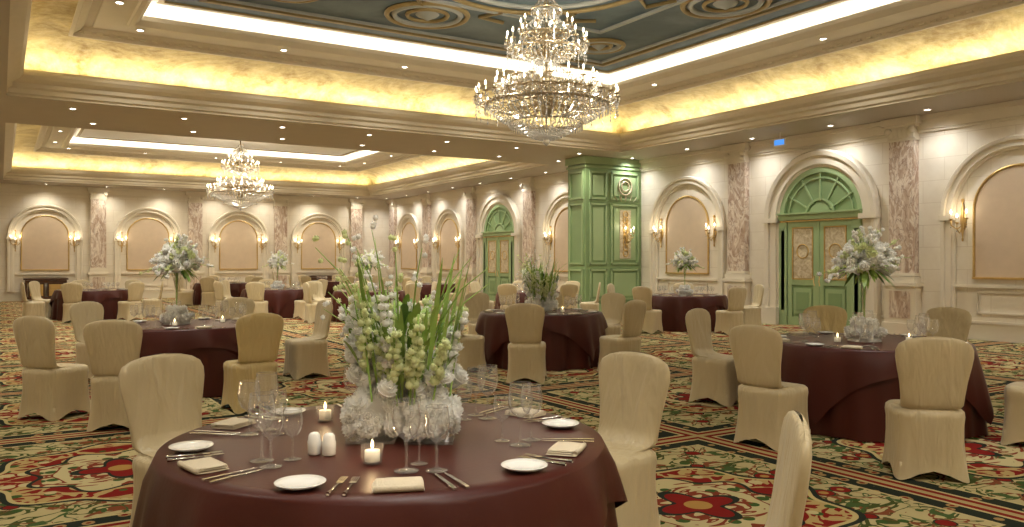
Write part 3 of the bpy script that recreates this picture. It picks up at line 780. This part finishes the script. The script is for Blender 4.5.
tables = [  # lat, depth, detailed, centrepiece
    (-.526, 3.46, 1, 'low'), (3.33, 7.7, 1, 'tall'), (-3.88, 9.8, 1, 'tall'), (.434, 12.2, 1, 'low'),
    (3.9, 18.4, 0, 'tall'), (-11.2, 21.8, 0, ''), (-10.3, 29.0, 0, ''), (-6.5, 22.6, 0, 'tall'), (-3.66, 21.0, 0, 'tall'),
    (-2.8, 27.8, 0, ''), (.54, 20.6, 0, 'low'), (-6.9, 31.5, 0, '')]
for i, (lat, d, det, cp) in enumerate(tables):
    x, y = fl(lat, d)
    place('round_banquet_table', me_tb[i % 3], (x, y, 0), i*.7 if i else .2)
    if det:
        th = radians(257)-YAW if i == 0 else i*1.1
        for (k, px, py, r) in seat_items(th):
            nm, me = names[k]
            place(nm, me, (x+px, y+py, ZT), r)
        if i == 0:
            for (a_, b_) in ((.01, -.45), (-.35, .36)):
                wx, wy = fl(lat+a_, d+b_); c = place('tealight_candle', me_cand, (wx, wy, ZT)); light('flame_lamp', 'POINT', (0, 0, .1), .4, (1, .68, .35), c, shadow_soft_size=.01)
            for nm, a_, b_ in (('salt_shaker', -.24, -.30), ('pepper_shaker', -.18, -.315)):
                wx, wy = fl(lat+a_, d+b_); place(nm, me_shk, (wx, wy, ZT))
        else:
            for k in range(3):
                a = i+k*2.1; place('tealight_candle', me_cand, (x+.38*cos(a), y+.38*sin(a), ZT))
    else:
        place('place_settings', me_set, (x, y, ZT), i*.9)
    if cp == 'low':
        ox, oy = fl(.06, .03); place('flower_centrepiece', me_fl, (x+(ox if i == 0 else 0), y+(oy if i == 0 else 0), ZT), -YAW)
    if cp == 'tall':
        ox, oy = fl(-.15 if i == 2 else 0, 0); place('tall_flower_vase', me_tall, (x+ox, y+oy, ZT), i*1.3)

T = tables
near = {0: [(-1.72, 4.34), (.50, 4.42), (.70, 2.78, 0, .30), (-1.40, 2.36, 0, -.2)],
        1: [(2.22, 8.75), (2.16, 6.75), (2.93, 5.8), (4.34, 6.68), (4.72, 9.0), (3.62, 9.3, 1)],
        2: [(-3.56, 7.45), (-4.45, 7.95), (-2.68, 8.35, 1), (-2.7, 10.7), (-5.25, 10.4), (-3.95, 11.5)],
        3: [(.19, 10.3), (-.66, 11.24), (1.48, 11.15), (1.5, 13.3), (-.45, 13.5), (.6, 13.8)],
        4: [(2.9, 17.3), (4.55, 17.05), (5.4, 18.6), (2.55, 19.05), (4.2, 19.95)]}
for ti, lst in near.items():
    for c in lst:
        chair(c[0], c[1], T[ti][0], T[ti][1], len(c) > 2 and c[2] == 1, c[3] if len(c) > 3 else 0)
for ti in range(5, 12):
    n = 7; o = ti*.8
    for k in range(n):
        a = o+2*pi*k/n+random.uniform(-.1, .1); r = 1.43+random.uniform(-.04, .08)
        chair(T[ti][0]+r*cos(a), T[ti][1]+r*sin(a), T[ti][0], T[ti][1], False, random.uniform(-.15, .15))

# ------------------------------------------------------------------ camera / world
cam = bpy.data.cameras.new('camera'); co = bpy.data.objects.new('camera', cam); scene.collection.objects.link(co)
co.location = (0, 0, CAMH); co.rotation_euler = (pi/2, 0, -YAW)
cam.sensor_width = 36; cam.lens = 36*815/1024; cam.shift_y = -.0015; cam.clip_start = .05; cam.clip_end = 200
scene.camera = co
w = bpy.data.worlds.new('world'); scene.world = w; w.use_nodes = True
w.node_tree.nodes['Background'].inputs[0].default_value = (.9, .8, .65, 1); w.node_tree.nodes['Background'].inputs[1].default_value = .2
scene.view_settings.view_transform = 'Standard'; scene.view_settings.look = 'None'; scene.view_settings.exposure = .38
